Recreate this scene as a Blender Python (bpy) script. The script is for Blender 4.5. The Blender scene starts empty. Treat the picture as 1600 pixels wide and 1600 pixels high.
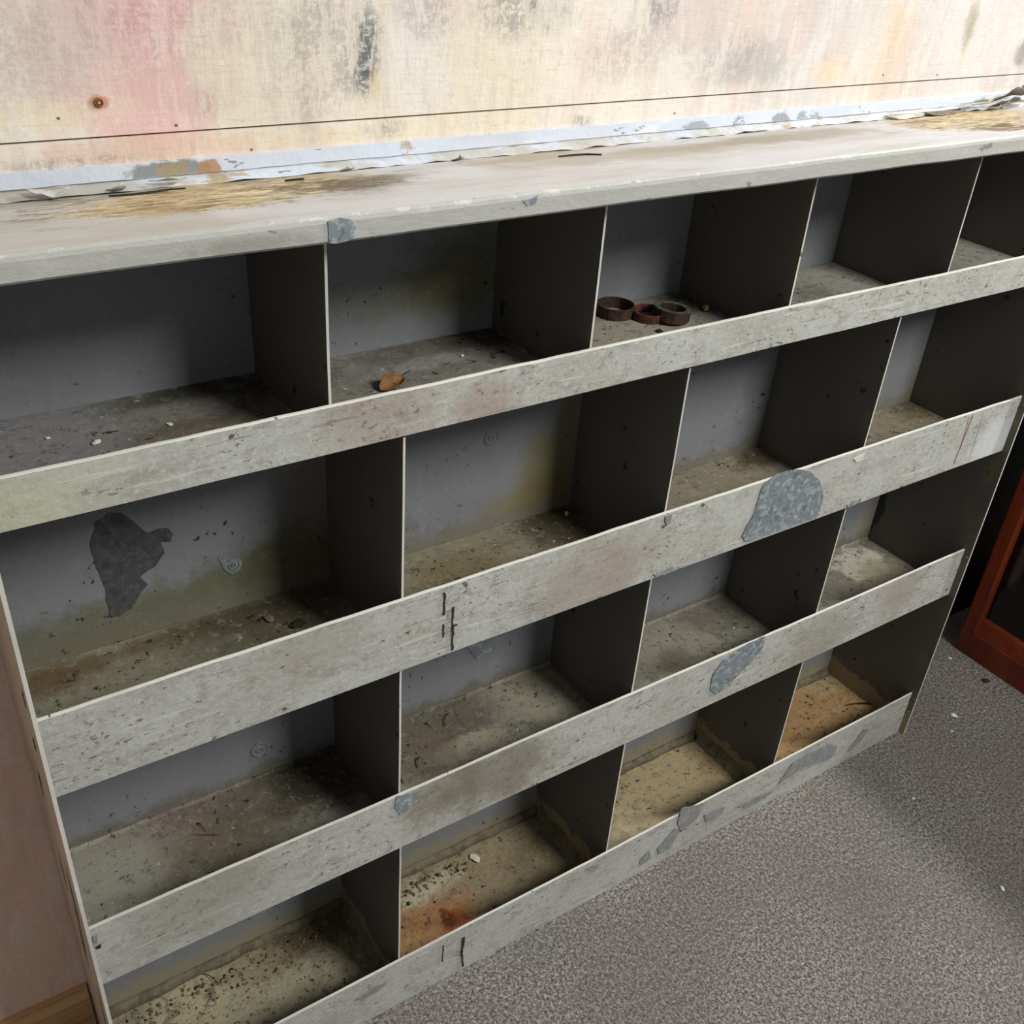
import bpy, bmesh, math, random
from mathutils import Vector, Matrix, noise as mnoise
random.seed(7)
C = bpy.context.scene.collection
PI = math.pi

# ------------------------------------------------------------------ dimensions (metres)
XL, XR = 0.1176, 1.3919          # side panels
D = 0.165                        # depth of the rack
WALL = 0.166                     # wall face
S = {1: 0.8041, 2: 0.5517, 3: 0.2997, 4: 0.0082}           # shelf heights
LIP = {1: (0.8032, 0.8452), 2: (0.5478, 0.6334), 3: (0.2929, 0.3775), 4: (0.0, 0.0882)}
DIV = {1: (0.3709, 0.6233, 0.8768, 1.1338), 2: (0.436, 0.752, 1.0701), 3: (0.435, 0.7488, 1.0694), 4: (0.4369, 0.7527, 1.0717)}
TF, TZ, TU = -0.0249, 1.0, 0.9812   # counter: front plane, top of the front edge, underside of it
TK = 0.0245 / 0.19                  # fall of the sagging counter toward the wall
def topz(y): return TZ - (y - TF) * TK

# ------------------------------------------------------------------ node helper
def lin(c):
    return tuple((v / 255 / 12.92) if v / 255 <= .04045 else ((v / 255 + .055) / 1.055) ** 2.4 for v in c) + (1.0,)
class Mat:
    def __init__(s, name, rough=.6, metal=0., spec=.4):
        s.m = bpy.data.materials.new(name); s.m.use_nodes = True
        s.t = s.m.node_tree; s.b = s.t.nodes['Principled BSDF']
        s.b.inputs['Roughness'].default_value = rough; s.b.inputs['Metallic'].default_value = metal
        s.b.inputs['Specular IOR Level'].default_value = spec
        s.P = s.t.nodes.new('ShaderNodeTexCoord').outputs['Object']
        s.col = None; s.h = None
    def n(s, t): return s.t.nodes.new(t)
    def plug(s, sock, v):
        if hasattr(v, 'is_linked') or isinstance(v, bpy.types.NodeSocket): s.t.links.new(v, sock)
        else: sock.default_value = v
    def math(s, op, a, b=0., clamp=False):
        n = s.n('ShaderNodeMath'); n.operation = op; n.use_clamp = clamp
        s.plug(n.inputs[0], a); s.plug(n.inputs[1], b); return n.outputs[0]
    def vec(s, op, a, b):
        n = s.n('ShaderNodeVectorMath'); n.operation = op
        s.plug(n.inputs[0], a); s.plug(n.inputs[1], b); return n
    def noise(s, scale, detail=3., rough=.55, st=(1, 1, 1), off=(0, 0, 0), dist=0.):
        v = s.vec('MULTIPLY_ADD', s.P, st); v.inputs[2].default_value = off
        n = s.n('ShaderNodeTexNoise'); s.t.links.new(v.outputs[0], n.inputs['Vector'])
        n.inputs['Scale'].default_value = scale; n.inputs['Detail'].default_value = detail
        n.inputs['Roughness'].default_value = rough; n.inputs['Distortion'].default_value = dist
        return n.outputs['Fac']
    def vor(s, scale, st=(1, 1, 1), feature='F1', rnd=1., off=(0, 0, 0)):
        v = s.vec('MULTIPLY_ADD', s.P, st); v.inputs[2].default_value = off
        n = s.n('ShaderNodeTexVoronoi'); n.feature = feature
        s.t.links.new(v.outputs[0], n.inputs['Vector']); n.inputs['Scale'].default_value = scale
        n.inputs['Randomness'].default_value = rnd
        return n.outputs['Distance']
    def step(s, f, lo, hi):
        n = s.n('ShaderNodeMapRange'); n.interpolation_type = 'SMOOTHSTEP'
        s.plug(n.inputs['Value'], f); n.inputs['From Min'].default_value = lo; n.inputs['From Max'].default_value = hi
        return n.outputs['Result']
    def blob(s, c, r, amp=.6, nscale=25., soft=.35, off=(0, 0, 0)):
        # 1 inside an irregular ellipsoid centred on c
        d = s.vec('SUBTRACT', s.P, c).outputs[0]; d = s.vec('DIVIDE', d, r).outputs[0]
        l = s.n('ShaderNodeVectorMath'); l.operation = 'LENGTH'; s.t.links.new(d, l.inputs[0])
        w = s.math('MULTIPLY_ADD', s.noise(nscale, 7, .74, off=off), amp * 3); w.node.inputs[2].default_value = -amp * 1.5
        return s.step(s.math('ADD', l.outputs['Value'], w), 1 + soft, 1 - soft)
    def axis(s, i):
        n = s.n('ShaderNodeSeparateXYZ'); s.t.links.new(s.P, n.inputs[0]); return n.outputs[i]
    def mul(s, *a):
        r = a[0]
        for b in a[1:]: r = s.math('MULTIPLY', r, b)
        return r
    def base(s, c): s.col = lin(c); return s
    def over(s, mask, c, k=1.):
        n = s.n('ShaderNodeMix'); n.data_type = 'RGBA'
        if k != 1.: mask = s.math('MULTIPLY', mask, k)
        s.plug(n.inputs[0], mask); s.plug(n.inputs[6], s.col); s.plug(n.inputs[7], lin(c)); s.col = n.outputs[2]; return s
    def bump(s, h, strength=.3, dist=.002):
        n = s.n('ShaderNodeBump'); n.inputs['Strength'].default_value = strength; n.inputs['Distance'].default_value = dist
        s.plug(n.inputs['Height'], h)
        if s.h is not None: s.t.links.new(s.h, n.inputs['Normal'])
        s.h = n.outputs['Normal']; return s
    def rough(s, mask, a, b):
        n = s.n('ShaderNodeMapRange'); s.plug(n.inputs['Value'], mask); n.inputs['To Min'].default_value = a; n.inputs['To Max'].default_value = b
        s.t.links.new(n.outputs[0], s.b.inputs['Roughness']); return s
    def done(s):
        s.plug(s.b.inputs['Base Color'], s.col)
        if s.h is not None: s.t.links.new(s.h, s.b.inputs['Normal'])
        return s.m

BIG = 9.0
# ---- painted lips
def lip_material():
    m = Mat('lip_grey_paint', .5, 0, .45).base((176, 178, 172))
    m.over(m.step(m.noise(9, 4, .6, (1, 1, 2)), .42, .62), (164, 163, 155), .8)
    m.over(m.step(m.noise(34, 5, .75, (1, 1, 1.6), (5, 0, 2)), .5, .64), (150, 145, 136), .8)
    m.over(m.step(m.noise(95, 5, .8, (.8, 1, 1.3), (9, 0, 2)), .52, .62), (150, 148, 140), .5)
    m.over(m.step(m.noise(170, 4, .8, (.8, 1, 1.2)), .53, .62), (202, 203, 197), .5)
    reg = m.step(m.noise(11, 3, .6, off=(3, 1, 0)), .40, .58)
    sp = m.mul(m.step(m.noise(150, 3, .7, (.75, 1, 1.2)), .58, .65), reg)
    m.over(sp, (92, 86, 76), .8)
    sp2 = m.mul(m.step(m.noise(75, 3, .65, (.7, 1, 1.2), (1, 4, 0)), .635, .67), m.step(m.noise(10, 2, .6, off=(0, 5, 3)), .42, .55))
    m.over(sp2, (58, 54, 46), .85)
    m.over(m.step(m.noise(60, 3, .6, (.12, 1, 2.2), (2, 2, 2)), .62, .68), (206, 205, 196), .5)
    m.over(m.mul(m.step(m.noise(85, 3, .6, (.15, 1, 2.4), (6, 2, 2)), .6, .66), reg), (112, 106, 96), .6)
    for p, r, c, k in (((0.5129, 0.8171), .03, (150, 125, 112), .5), ((0.4096, 0.8243), .05, (146, 126, 112), .45), ((0.6629, 0.5765), .07, (142, 122, 108), .5),
                       ((0.5594, 0.3448), .07, (108, 98, 82), .65), ((0.4847, 0.3499), .05, (112, 98, 80), .55), ((0.3520, 0.6115), .05, (140, 128, 116), .4),
                       ((0.1362, 0.8172), .035, (176, 178, 138), .3), ((0.1581, 0.8262), .05, (186, 184, 152), .3), ((1.0890, 0.3224), .07, (138, 130, 118), .5),
                       ((1.2436, 0.3443), .05, (140, 126, 112), .4), ((1.3545, 0.5710), .05, (205, 206, 208), .7), ((0.2233, 0.3532), .07, (134, 128, 116), .5)):
        m.over(m.blob((p[0], 0, p[1]), (r, BIG, r * .7), .7, 30, .5), c, k)
    # red-brown drips near the right-hand end of the second lip
    for a, b, w in (((1.2826, 0.6310), (1.2767, 0.5525), .0016), ((1.2754, 0.6289), (1.2789, 0.5798), .0010), ((1.3071, 0.6264), (1.3121, 0.5493), .0007)):
        q = Vector((b[0] - a[0], 0, b[1] - a[1])); cx, cz = (a[0] + b[0]) / 2, (a[1] + b[1]) / 2
        L = q.length / 2; sl = q.x / q.z
        x = m.math('SUBTRACT', m.axis(0), m.math('MULTIPLY_ADD', m.axis(2), sl)); x.node.inputs[1].links[0].from_node.inputs[2].default_value = cx - sl * cz
        ax = m.math('ABSOLUTE', m.math('ADD', x, m.math('MULTIPLY', m.math('SUBTRACT', m.noise(70, 2), .5), .004)))
        az = m.math('ABSOLUTE', m.math('SUBTRACT', m.axis(2), cz))
        m.over(m.mul(m.step(ax, w * 1.5, w * .6), m.step(az, L, L * .9)), (112, 60, 52), .75)
    m.bump(m.noise(150, 4, .7), .35, .0015)
    m.bump(sp, -.3, .001)
    return m.done()

def plain_paint(name, c, dark, light, rough=.5):
    m = Mat(name, rough, 0, .4).base(c)
    m.over(m.step(m.noise(7, 4, .6), .42, .68), dark, .55)
    m.over(m.step(m.noise(28, 5, .7, off=(4, 0, 0)), .55, .72), light, .4)
    m.over(m.step(m.noise(90, 3, .6, (1, 1, .6), (0, 0, 6)), .69, .73), (40, 38, 34), .8)
    m.bump(m.noise(110, 3, .6), .15, .001)
    return m.done()

def back_material():
    m = Mat('back_blue_grey_paint', .55, 0, .35).base((134, 136, 140))
    m.over(m.step(m.noise(6, 3, .6), .4, .7), (126, 128, 132), .7)
    m.over(m.step(m.noise(40, 4, .7, (1, 1, .7)), .56, .7), (150, 152, 156), .35)
    fl = m.step(m.axis(2), 0.12, 0.085)
    # damp and mould
    def st(p, rx, rz, c, k, amp=.7, ns=22, soft=.6): m.over(m.blob((p[0], D, p[1]), (rx, BIG, rz), amp, ns, soft), c, k)
    st((0.5758, 0.8714), .05, .035, (62, 62, 46), .8)
    st((0.5621, 0.8541), .085, .028, (112, 108, 72), .55)
    st((0.5896, 0.8822), .03, .06, (104, 100, 76), .5)
    st((0.7076, 0.6107), .035, .05, (140, 130, 80), .75)
    st((0.6971, 0.5786), .07, .022, (132, 120, 78), .7)
    st((0.7372, 0.6331), .02, .09, (116, 104, 66), .7)
    st((0.3899, 0.5850), .10, .04, (86, 86, 52), .85, .9)
    st((0.3087, 0.5773), .16, .022, (104, 104, 76), .8, 1.0, 40)
    st((0.1986, 0.5795), .12, .02, (110, 110, 86), .65, 1.0, 40)
    st((0.2868, 0.5510), .22, .022, (118, 120, 110), .7, .8, 40)
    st((0.1784, 0.5604), .10, .018, (116, 114, 96), .8, .6)
    st((0.4203, 0.6385), .035, .09, (110, 92, 58), .6)
    st((1.3938, 0.5788), .02, .06, (130, 124, 92), .6)
    st((1.0693, 0.5597), .02, .03, (116, 108, 78), .7)
    st((1.3793, 0.3095), .03, .05, (150, 138, 108), .7)
    st((0.2148, 0.2693), .25, .016, (96, 96, 84), .7, .8, 40)
    st((0.6293, 0.3713), .03, .02, (120, 122, 122), .6)
    # dirt creeping up from the two lowest shelves
    m.over(m.mul(m.step(m.math('ADD', m.axis(2), m.math('MULTIPLY', m.math('SUBTRACT', m.noise(35, 4, .7), .5), .07)), .325, .305), m.step(m.axis(2), .28, .285)), (112, 106, 90), .8)
    m.over(m.step(m.math('ADD', m.axis(2), m.math('MULTIPLY', m.math('SUBTRACT', m.noise(35, 4, .7), .5), .05)), .05, .03), (150, 142, 118), .85)
    m.over(m.mul(m.step(m.math('ADD', m.axis(2), m.math('MULTIPLY', m.math('SUBTRACT', m.noise(45, 4, .7), .5), .05)), .575, .56), m.step(m.axis(2), .54, .545)), (120, 112, 88), .6)
    m.over(m.step(m.noise(110, 5, .8), .54, .64), (108, 110, 112), .4)
    m.over(m.step(m.noise(120, 5, .8, off=(5, 5, 5)), .55, .64), (156, 158, 160), .2)
    sp = m.mul(m.step(m.noise(95, 3, .65, (1, 1, 1.2)), .64, .68), m.step(m.noise(11, 2, .6, off=(1, 5, 0)), .45, .6))
    m.over(sp, (30, 30, 30), .9)
    m.bump(m.noise(60, 4, .7), .2, .0015)
    return m.done()

def shelf_material(k):
    base = {1: (138, 136, 128), 2: (144, 139, 122), 3: (140, 136, 122), 4: (146, 136, 112)}[k]
    m = Mat('shelf_dirty_paint', .7, 0, .3).base(base)
    m.over(m.step(m.noise(10, 5, .65, (1, 1.6, 1), (k, 0, 0)), .45, .65), tuple(int(v * .8) for v in base), .8)
    m.over(m.step(m.noise(24, 5, .7, off=(0, k, 0)), .52, .68), tuple(min(255, int(v * 1.18)) for v in base), .6)
    m.over(m.step(m.noise(60, 5, .75, off=(k, k, 0)), .55, .7), (84, 76, 60), .7)
    z = S[k]
    def st(p, rx, ry, c, a, amp=.7, ns=22, soft=.5): m.over(m.blob((p[0], p[1], z), (rx, ry, BIG), amp, ns, soft, (k, 0, 0)), c, a)
    if k == 1:
        st((0.3187, 0.1325), .10, .05, (58, 54, 46), .85); st((0.2484, 0.0794), .09, .03, (104, 92, 76), .7); st((0.1756, 0.1155), .06, .09, (140, 138, 140), .8)
        st((0.2526, 0.1192), .08, .02, (140, 138, 132), .7); st((0.5482, 0.1368), .10, .035, (96, 92, 80), .8); st((0.6089, 0.1520), .05, .03, (58, 54, 44), .8)
        st((0.4730, 0.0868), .12, .04, (128, 126, 116), .8); st((0.7456, 0.0903), .07, .04, (166, 158, 138), .8); st((0.8746, 0.1305), .04, .03, (58, 54, 46), .8)
        st((1.0738, 0.1113), .05, .05, (160, 156, 146), .8); st((1.0256, 0.0976), .03, .02, (120, 116, 106), .7); st((1.3577, 0.1075), .08, .06, (158, 154, 144), .8)
        st((0.5082, 0.1153), .05, .012, (160, 158, 150), .5)
    if k == 2:
        st((0.2470, 0.1381), .24, .018, (104, 90, 64), .85, .9, 40); st((0.2083, 0.1080), .2, .03, (142, 138, 116), .8); st((0.3705, 0.1387), .10, .05, (74, 66, 46), .8)
        st((0.1372, 0.1377), .05, .02, (110, 86, 54), .7); st((0.6029, 0.1173), .14, .07, (150, 142, 116), .6); st((0.5653, 0.1099), .05, .03, (124, 106, 66), .6)
        st((0.7244, 0.1265), .06, .05, (66, 54, 34), .85); st((0.9527, 0.1072), .10, .06, (158, 148, 122), .6); st((1.0528, 0.1391), .05, .02, (88, 74, 48), .8)
        st((1.3031, 0.1174), .10, .07, (154, 142, 116), .6); st((1.3737, 0.1507), .04, .02, (74, 62, 40), .7); st((1.3559, 0.1249), .03, .012, (108, 90, 58), .7)
    if k == 3:
        st((0.2071, 0.1493), .10, .05, (148, 142, 128), .8); st((0.2566, 0.1511), .05, .03, (140, 120, 116), .7); st((0.2744, 0.1005), .06, .04, (112, 96, 72), .7)
        st((0.1457, 0.1186), .06, .05, (166, 162, 148), .8); st((0.3553, 0.1370), .09, .05, (104, 98, 84), .8); st((0.4009, 0.1332), .06, .05, (60, 54, 42), .8)
        st((0.5649, 0.1362), .08, .05, (100, 94, 80), .8); st((0.5797, 0.0843), .05, .02, (164, 156, 136), .9, .8, 35, .25); st((0.6989, 0.1206), .055, .045, (158, 152, 130), .9, .8, 35, .25)
        st((0.5183, 0.1011), .04, .04, (118, 106, 86), .7); st((0.9260, 0.1045), .06, .05, (158, 152, 134), .8); st((1.0157, 0.1367), .05, .03, (110, 104, 90), .7); st((0.9001, 0.0881), .03, .02, (104, 92, 72), .7)
        st((1.3219, 0.1184), .05, .035, (208, 202, 184), .9, .9, 40, .25); st((1.3334, 0.0831), .05, .03, (150, 140, 112), .7); st((1.2230, 0.0771), .03, .03, (132, 126, 116), .7)
    if k == 4:
        st((0.2884, 0.1399), .18, .09, (176, 170, 142), .85, .9, 18, .5); st((0.2171, 0.1227), .06, .03, (196, 188, 152), .7, .9, 30); st((0.3226, 0.1404), .06, .03, (150, 138, 106), .7); st((0.3978, 0.1503), .07, .05, (74, 60, 40), .8)
        st((0.6369, 0.1172), .13, .10, (158, 144, 114), .85); st((0.5287, 0.0732), .055, .05, (178, 128, 80), .8, .9, 60); st((0.5544, 0.0580), .022, .022, (164, 92, 48), .85, .9, 80)
        st((0.5458, 0.0687), .010, .016, (104, 52, 28), .85, .9, 120, .25); st((0.4813, 0.0570), .03, .05, (166, 124, 78), .7); st((0.5384, 0.1256), .05, .02, (206, 198, 172), .8, .9, 40); st((0.7364, 0.0850), .07, .05, (116, 104, 76), .7)
        st((0.9803, 0.0988), .14, .10, (190, 172, 134), .9); st((0.8712, 0.0604), .03, .04, (206, 190, 154), .7); st((1.0759, 0.0988), .05, .03, (150, 128, 84), .7)
        st((1.3328, 0.0987), .16, .14, (180, 144, 98), .9); st((1.3948, 0.1392), .07, .03, (178, 158, 120), .8); st((1.1934, 0.0564), .04, .05, (172, 134, 82), .6)
        dots = m.mul(m.step(m.noise(95, 3, .6), .60, .68), m.step(m.axis(0), 1.07, 1.09))
        m.over(dots, (110, 70, 38), .85)
        m.over(m.step(m.noise(140, 3, .6, off=(3, 3, 0)), .64, .7), (70, 52, 30), .7)
        m.bump(m.noise(40, 5, .75), .6, .006)
    m.over(m.step(m.noise(75, 5, .8, off=(4, 2, k)), .53, .63), tuple(int(v * .62) for v in base), .55)
    m.over(m.step(m.noise(90, 5, .8, off=(8, 6, k)), .54, .63), tuple(min(240, int(v * 1.25)) for v in base), .35)
    sp = m.mul(m.step(m.noise(110, 3, .65), .6, .66), m.step(m.noise(14, 2, .6, off=(1, 5, k)), .42, .55))
    m.over(sp, (34, 30, 24), .85)
    m.over(m.step(m.noise(130, 2, .6, off=(9, 1, k)), .71, .74), (214, 210, 198), .7)
    # thin cracks in the old paint skin
    ed = m.n('ShaderNodeTexVoronoi'); ed.feature = 'DISTANCE_TO_EDGE'; v = m.vec('MULTIPLY_ADD', m.noise(9, 3, .6), (.12, .12, .12)); m.t.links.new(m.P, v.inputs[2])
    m.t.links.new(v.outputs[0], ed.inputs['Vector']); ed.inputs['Scale'].default_value = 8.
    cr = m.mul(m.step(ed.outputs['Distance'], .010, .002), m.step(m.noise(12, 2, .5, off=(2, k, 8)), .55, .65))
    m.over(cr, (52, 46, 36), .5 if k > 2 else .2)
    m.bump(m.noise(70, 5, .7), .35, .003)
    return m.done()

def divider_material():
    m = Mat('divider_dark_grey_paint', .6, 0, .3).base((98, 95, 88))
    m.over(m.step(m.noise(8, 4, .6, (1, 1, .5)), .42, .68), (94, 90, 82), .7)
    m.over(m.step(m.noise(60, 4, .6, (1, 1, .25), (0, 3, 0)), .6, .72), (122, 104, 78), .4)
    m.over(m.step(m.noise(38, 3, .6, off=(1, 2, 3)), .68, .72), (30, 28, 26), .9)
    w = m.math('MULTIPLY', m.math('SUBTRACT', m.noise(28, 4, .7), .5), .09)
    m.over(m.mul(m.step(m.math('ADD', m.axis(2), w), .052, .044), m.step(m.axis(2), .08, .075)), (152, 136, 106), .9)   # flaked paint along the bottom row
    m.over(m.mul(m.step(m.axis(1), .018, .002), m.step(m.noise(20, 4, .7, (1, 1, .6), (5, 0, 0)), .45, .65)), (130, 114, 84), .6)
    m.over(m.blob((XR, (0.1695, 0.3592)[0], (0.1695, 0.3592)[1]), (.02, .02, .05), .4, 30, .15), (40, 40, 40), .9)
    m.bump(m.noise(90, 3, .6), .2, .001)
    return m.done()

def top_material():
    m = Mat('counter_worn_paint', .55, 0, .4).base((182, 180, 175))
    m.over(m.step(m.axis(0), .29, .31), (196, 195, 198), .9)
    m.over(m.step(m.noise(8, 5, .65, (.35, 1.5, 1)), .45, .65), (172, 168, 160), .75)
    m.over(m.step(m.noise(26, 5, .7, (.3, 1.5, 1), (4, 0, 0)), .55, .7), (198, 196, 194), .6)
    m.over(m.step(m.noise(45, 4, .7, (.25, 1.6, 1), (1, 9, 0)), .6, .72), (120, 112, 100), .6)
    face = m.step(m.axis(1), TF + .006, TF + .002)
    m.over(face, (168, 169, 162), .9)
    m.over(m.mul(face, m.step(m.noise(22, 4, .7, (.6, 1, 1)), .55, .7)), (186, 187, 182), .5)
    m.over(m.mul(face, m.step(m.noise(70, 3, .6, (.5, 1, 1), (6, 0, 0)), .66, .71)), (96, 92, 84), .6)
    m.over(m.mul(m.step(m.axis(1), TF + .004, TF + .003), m.step(m.axis(2), TZ - .0035, TZ - .0025), m.step(m.noise(30, 5, .75, (1, 1, 1), (3, 3, 1)), .54, .6)), (222, 220, 212), .4)
    nf = m.math('SUBTRACT', 1., face)
    def st(p, rx, ry, c, a, amp=.7, ns=28, soft=.2): m.over(m.mul(nf, m.blob((p[0], p[1], 1), (rx, ry, BIG), amp, ns, soft)), c, a)
    st((0.2213, 0.1481), .10, .025, (150, 146, 132), .7, .6, 20, .5)
    st((0.3546, 0.1896), .10, .03, (150, 132, 96), .6, .8, 20, .5)
    st((0.3061, 0.0895), .085, .05, (190, 174, 134), .95); st((0.2826, 0.0809), .05, .04, (178, 160, 120), .9); st((0.3737, 0.1255), .09, .035, (172, 156, 120), .85)
    st((0.3258, 0.1054), .06, .02, (206, 190, 154), .7, .9, 60); st((0.3073, 0.1082), .05, .012, (166, 134, 102), .5, .9, 60)
    st((0.4227, 0.0841), .055, .03, (88, 72, 54), .9, .9, 40, .5); st((0.3961, 0.1026), .04, .016, (110, 84, 54), .8, .8, 40); st((0.4625, 0.1024), .04, .012, (104, 90, 68), .6, .9, 40, .5)
    st((0.6914, 0.1616), .10, .022, (160, 144, 112), .75); st((0.7370, 0.1704), .045, .014, (186, 156, 100), .75); st((0.6290, 0.1252), .07, .02, (152, 138, 108), .7, .8, 30, .5)
    st((0.7283, 0.0917), .14, .03, (160, 150, 132), .7, .8, 20, .5); st((0.9522, 0.1014), .12, .03, (140, 130, 110), .7, .9, 20, .5); st((0.8346, 0.1016), .12, .02, (150, 142, 126), .6, .9, 20, .5)
    st((1.2023, 0.0882), .10, .07, (176, 160, 124), .9); st((1.3022, 0.1229), .07, .05, (196, 174, 128), .8, .8, 50); st((1.2205, 0.1446), .06, .02, (176, 156, 114), .7); st((1.1856, 0.0210), .05, .02, (112, 86, 58), .85, .9, 50); st((1.1669, 0.1135), .04, .01, (120, 96, 66), .8, .9, 50); st((1.2512, 0.1226), .05, .008, (196, 140, 74), .6, .9, 60); st((1.1995, 0.0418), .03, .008, (84, 66, 46), .8, .9, 60)
    # straw-like fibres of the bare board
    fib = m.step(m.noise(100, 5, .75, (.35, 1.6, 1)), .5, .58)
    tan = m.math('MAXIMUM', m.blob(((0.3134, 0.0974)[0], (0.3134, 0.0974)[1], 1), (.13, .055, BIG), .7, 28, .2), m.blob(((1.2260, 0.0880)[0], (1.2260, 0.0880)[1], 1), (.12, .08, BIG), .7, 28, .2))
    m.over(m.mul(fib, tan, nf), (112, 88, 58), .8)
    m.over(m.mul(m.step(m.noise(110, 5, .75, (.35, 1.6, 1), (5, 5, 0)), .52, .6), tan, nf), (228, 212, 172), .8)
    m.bump(m.mul(fib, tan), .5, .004)
    m.bump(m.noise(35, 5, .7, (.5, 1.4, 1)), .35, .004)
    m.over(m.mul(face, m.blob(((0.3052, 0.9865)[0], TF, (0.3052, 0.9865)[1]), (.04, BIG, .006), .8, 60, .5)), (110, 106, 92), .4)
    return m.done()

def wall_material():
    m = Mat('painted_canvas_wall', .75, 0, .25).base((224, 217, 203))
    st_ = (1, 1, .18)
    def st(p, rx, rz, c, a, amp=.8, ns=14, soft=.6): m.over(m.blob((p[0], WALL, p[1]), (rx, BIG, rz), amp, ns, soft), c, a)
    m.over(m.step(m.axis(0), .62, 1.1), (200, 197, 193), .85)
    m.over(m.step(m.noise(11, 4, .6, st_), .48, .66), (216, 204, 180), .6)
    m.over(m.step(m.noise(14, 4, .6, st_, (3, 0, 0)), .52, .7), (190, 182, 172), .75)
    m.over(m.step(m.noise(9, 4, .6, st_, (7, 0, 0)), .5, .66), (214, 184, 172), .6)
    low = m.step(m.axis(2), .97, .93)
    m.over(low, (238, 200, 184), .95)
    m.over(m.mul(low, m.step(m.noise(8, 5, .65, (1, 1, .6), (2, 0, 6)), .45, .62)), (222, 188, 162), .7)
    m.over(m.mul(low, m.step(m.noise(20, 5, .7, (1, 1, .5), (2, 3, 6)), .55, .7)), (222, 176, 164), .5)
    # pink, cream and grey passages
    st((0.3059, 1.0768), .078, .075, (220, 184, 180), .95, .3, 18, .12); st((0.2574, 1.0944), .04, .03, (212, 178, 172), .7); st((0.2281, 1.0705), .05, .04, (206, 196, 184), .7)
    st((0.3332, 1.0448), .05, .02, (212, 178, 172), .8, .6, 20, .15); st((0.2173, 1.0329), .06, .012, (226, 212, 184), .7); st((0.3335, 0.9999), .14, .010, (214, 182, 164), .7); st((0.2616, 1.0053), .06, .008, (212, 186, 170), .6)
    st((0.3904, 1.0655), .06, .06, (214, 207, 188), .8, .5, 20, .15); st((0.5890, 1.0491), .08, .05, (216, 206, 184), .8, .6); st((0.5311, 1.0762), .03, .06, (216, 212, 204), .8)
    st((0.5388, 1.0010), .14, .01, (222, 210, 182), .7); st((1.1531, 1.0626), .02, .035, (214, 188, 154), .6); st((1.0565, 1.0321), .025, .012, (216, 194, 160), .6); st((1.0936, 1.0171), .03, .012, (214, 188, 172), .6)
    st((0.9350, 1.0427), .06, .02, (170, 167, 163), .6, .9, 40, .3); st((0.8445, 1.0867), .05, .03, (200, 182, 174), .6, .8, 24, .2); st((0.9911, 1.0786), .03, .03, (202, 184, 178), .6, .8, 24, .2); st((1.2561, 1.0674), .05, .05, (206, 201, 199), .8)
    m.over(m.step(m.noise(55, 5, .7, (1, 1, .14), (1, 2, 3)), .5, .64), (196, 184, 176), .45)
    m.over(m.step(m.noise(42, 5, .7, (1, 1, .2), (8, 2, 3)), .52, .64), (224, 218, 206), .5)
    # brushed, broken dark streaks
    br = m.step(m.noise(75, 5, .75, (1.3, 1, .3)), .44, .53)
    grain = m.step(m.noise(230, 5, .8, (.6, 1, .8)), .42, .52)
    bg = m.math('MULTIPLY_ADD', m.mul(br, grain), .8); bg.node.inputs[2].default_value = .2
    def dk(p, rx, rz, c, a): m.over(m.mul(m.blob((p[0], WALL, p[1]), (rx, BIG, rz), .6, 30, .7), bg), c, a * .62)
    dk((0.4848, 1.0651), .010, .030, (76, 90, 94), 1.6); dk((0.4835, 1.0578), .007, .018, (70, 86, 92), 1.6); dk((0.4755, 1.0605), .014, .026, (110, 112, 112), .9); dk((0.4896, 1.0819), .01, .012, (84, 96, 98), .9)
    dk((0.6256, 1.0972), .035, .02, (104, 100, 100), .9); dk((0.6631, 1.0968), .025, .018, (112, 112, 114), .9); dk((0.4392, 1.0828), .035, .04, (150, 142, 136), .9); dk((0.4317, 1.0354), .03, .02, (166, 152, 146), .8)
    dk((0.5489, 1.0979), .03, .02, (150, 138, 134), .9); dk((0.5011, 1.0061), .018, .008, (130, 128, 126), .9); dk((0.7133, 0.9985), .012, .006, (116, 116, 116), .9); dk((0.7882, 1.0818), .03, .03, (160, 152, 148), .8)
    dk((0.8011, 1.0984), .02, .015, (130, 134, 140), .9); dk((0.9056, 1.0499), .06, .025, (150, 148, 146), .8); dk((0.7456, 1.0547), .04, .02, (180, 160, 150), .8); dk((0.2337, 1.0786), .06, .04, (178, 160, 152), .7)
    dk((0.3195, 1.0936), .06, .03, (176, 140, 140), .8); dk((0.2421, 0.9976), .05, .004, (132, 128, 126), .9); dk((0.3470, 1.0349), .012, .012, (170, 136, 134), .9)
    st((1.2862, 1.0738), .009, .03, (150, 143, 112), .7, .9, 30, .7); st((0.4922, 1.0426), .006, .014, (200, 176, 134), .4, .8, 40)
    st((1.4073, 1.0384), .014, .014, (120, 112, 108), .7, .6, 30)
    m.over(m.step(m.noise(150, 5, .8, (.7, 1, .8)), .54, .66), (186, 177, 166), .4)
    m.over(m.step(m.noise(120, 5, .8, (.7, 1, .6), (4, 4, 4)), .55, .66), (226, 219, 206), .4)
    # rust round the screw, nail holes
    p = (0.2683, 1.0389)
    m.over(m.blob((p[0], WALL, p[1]), (.0075, BIG, .0048), .35, 200, .3), (176, 126, 82), .8)
    for q in ((0.2388, 1.0295), (0.3230, 1.0193), (0.3818, 0.9968), (0.8322, 0.9994), (1.1462, 1.0240), (1.2465, 1.0201)):
        m.over(m.blob((q[0], WALL, q[1]), (.0013, BIG, .0011), .4, 300, .3), (84, 66, 56), .9)
    # canvas weave: horizontal and vertical threads
    m.over(m.step(m.noise(420, 2, .6, (.12, 1, 1)), .6, .7), (186, 172, 160), .25)
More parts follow.
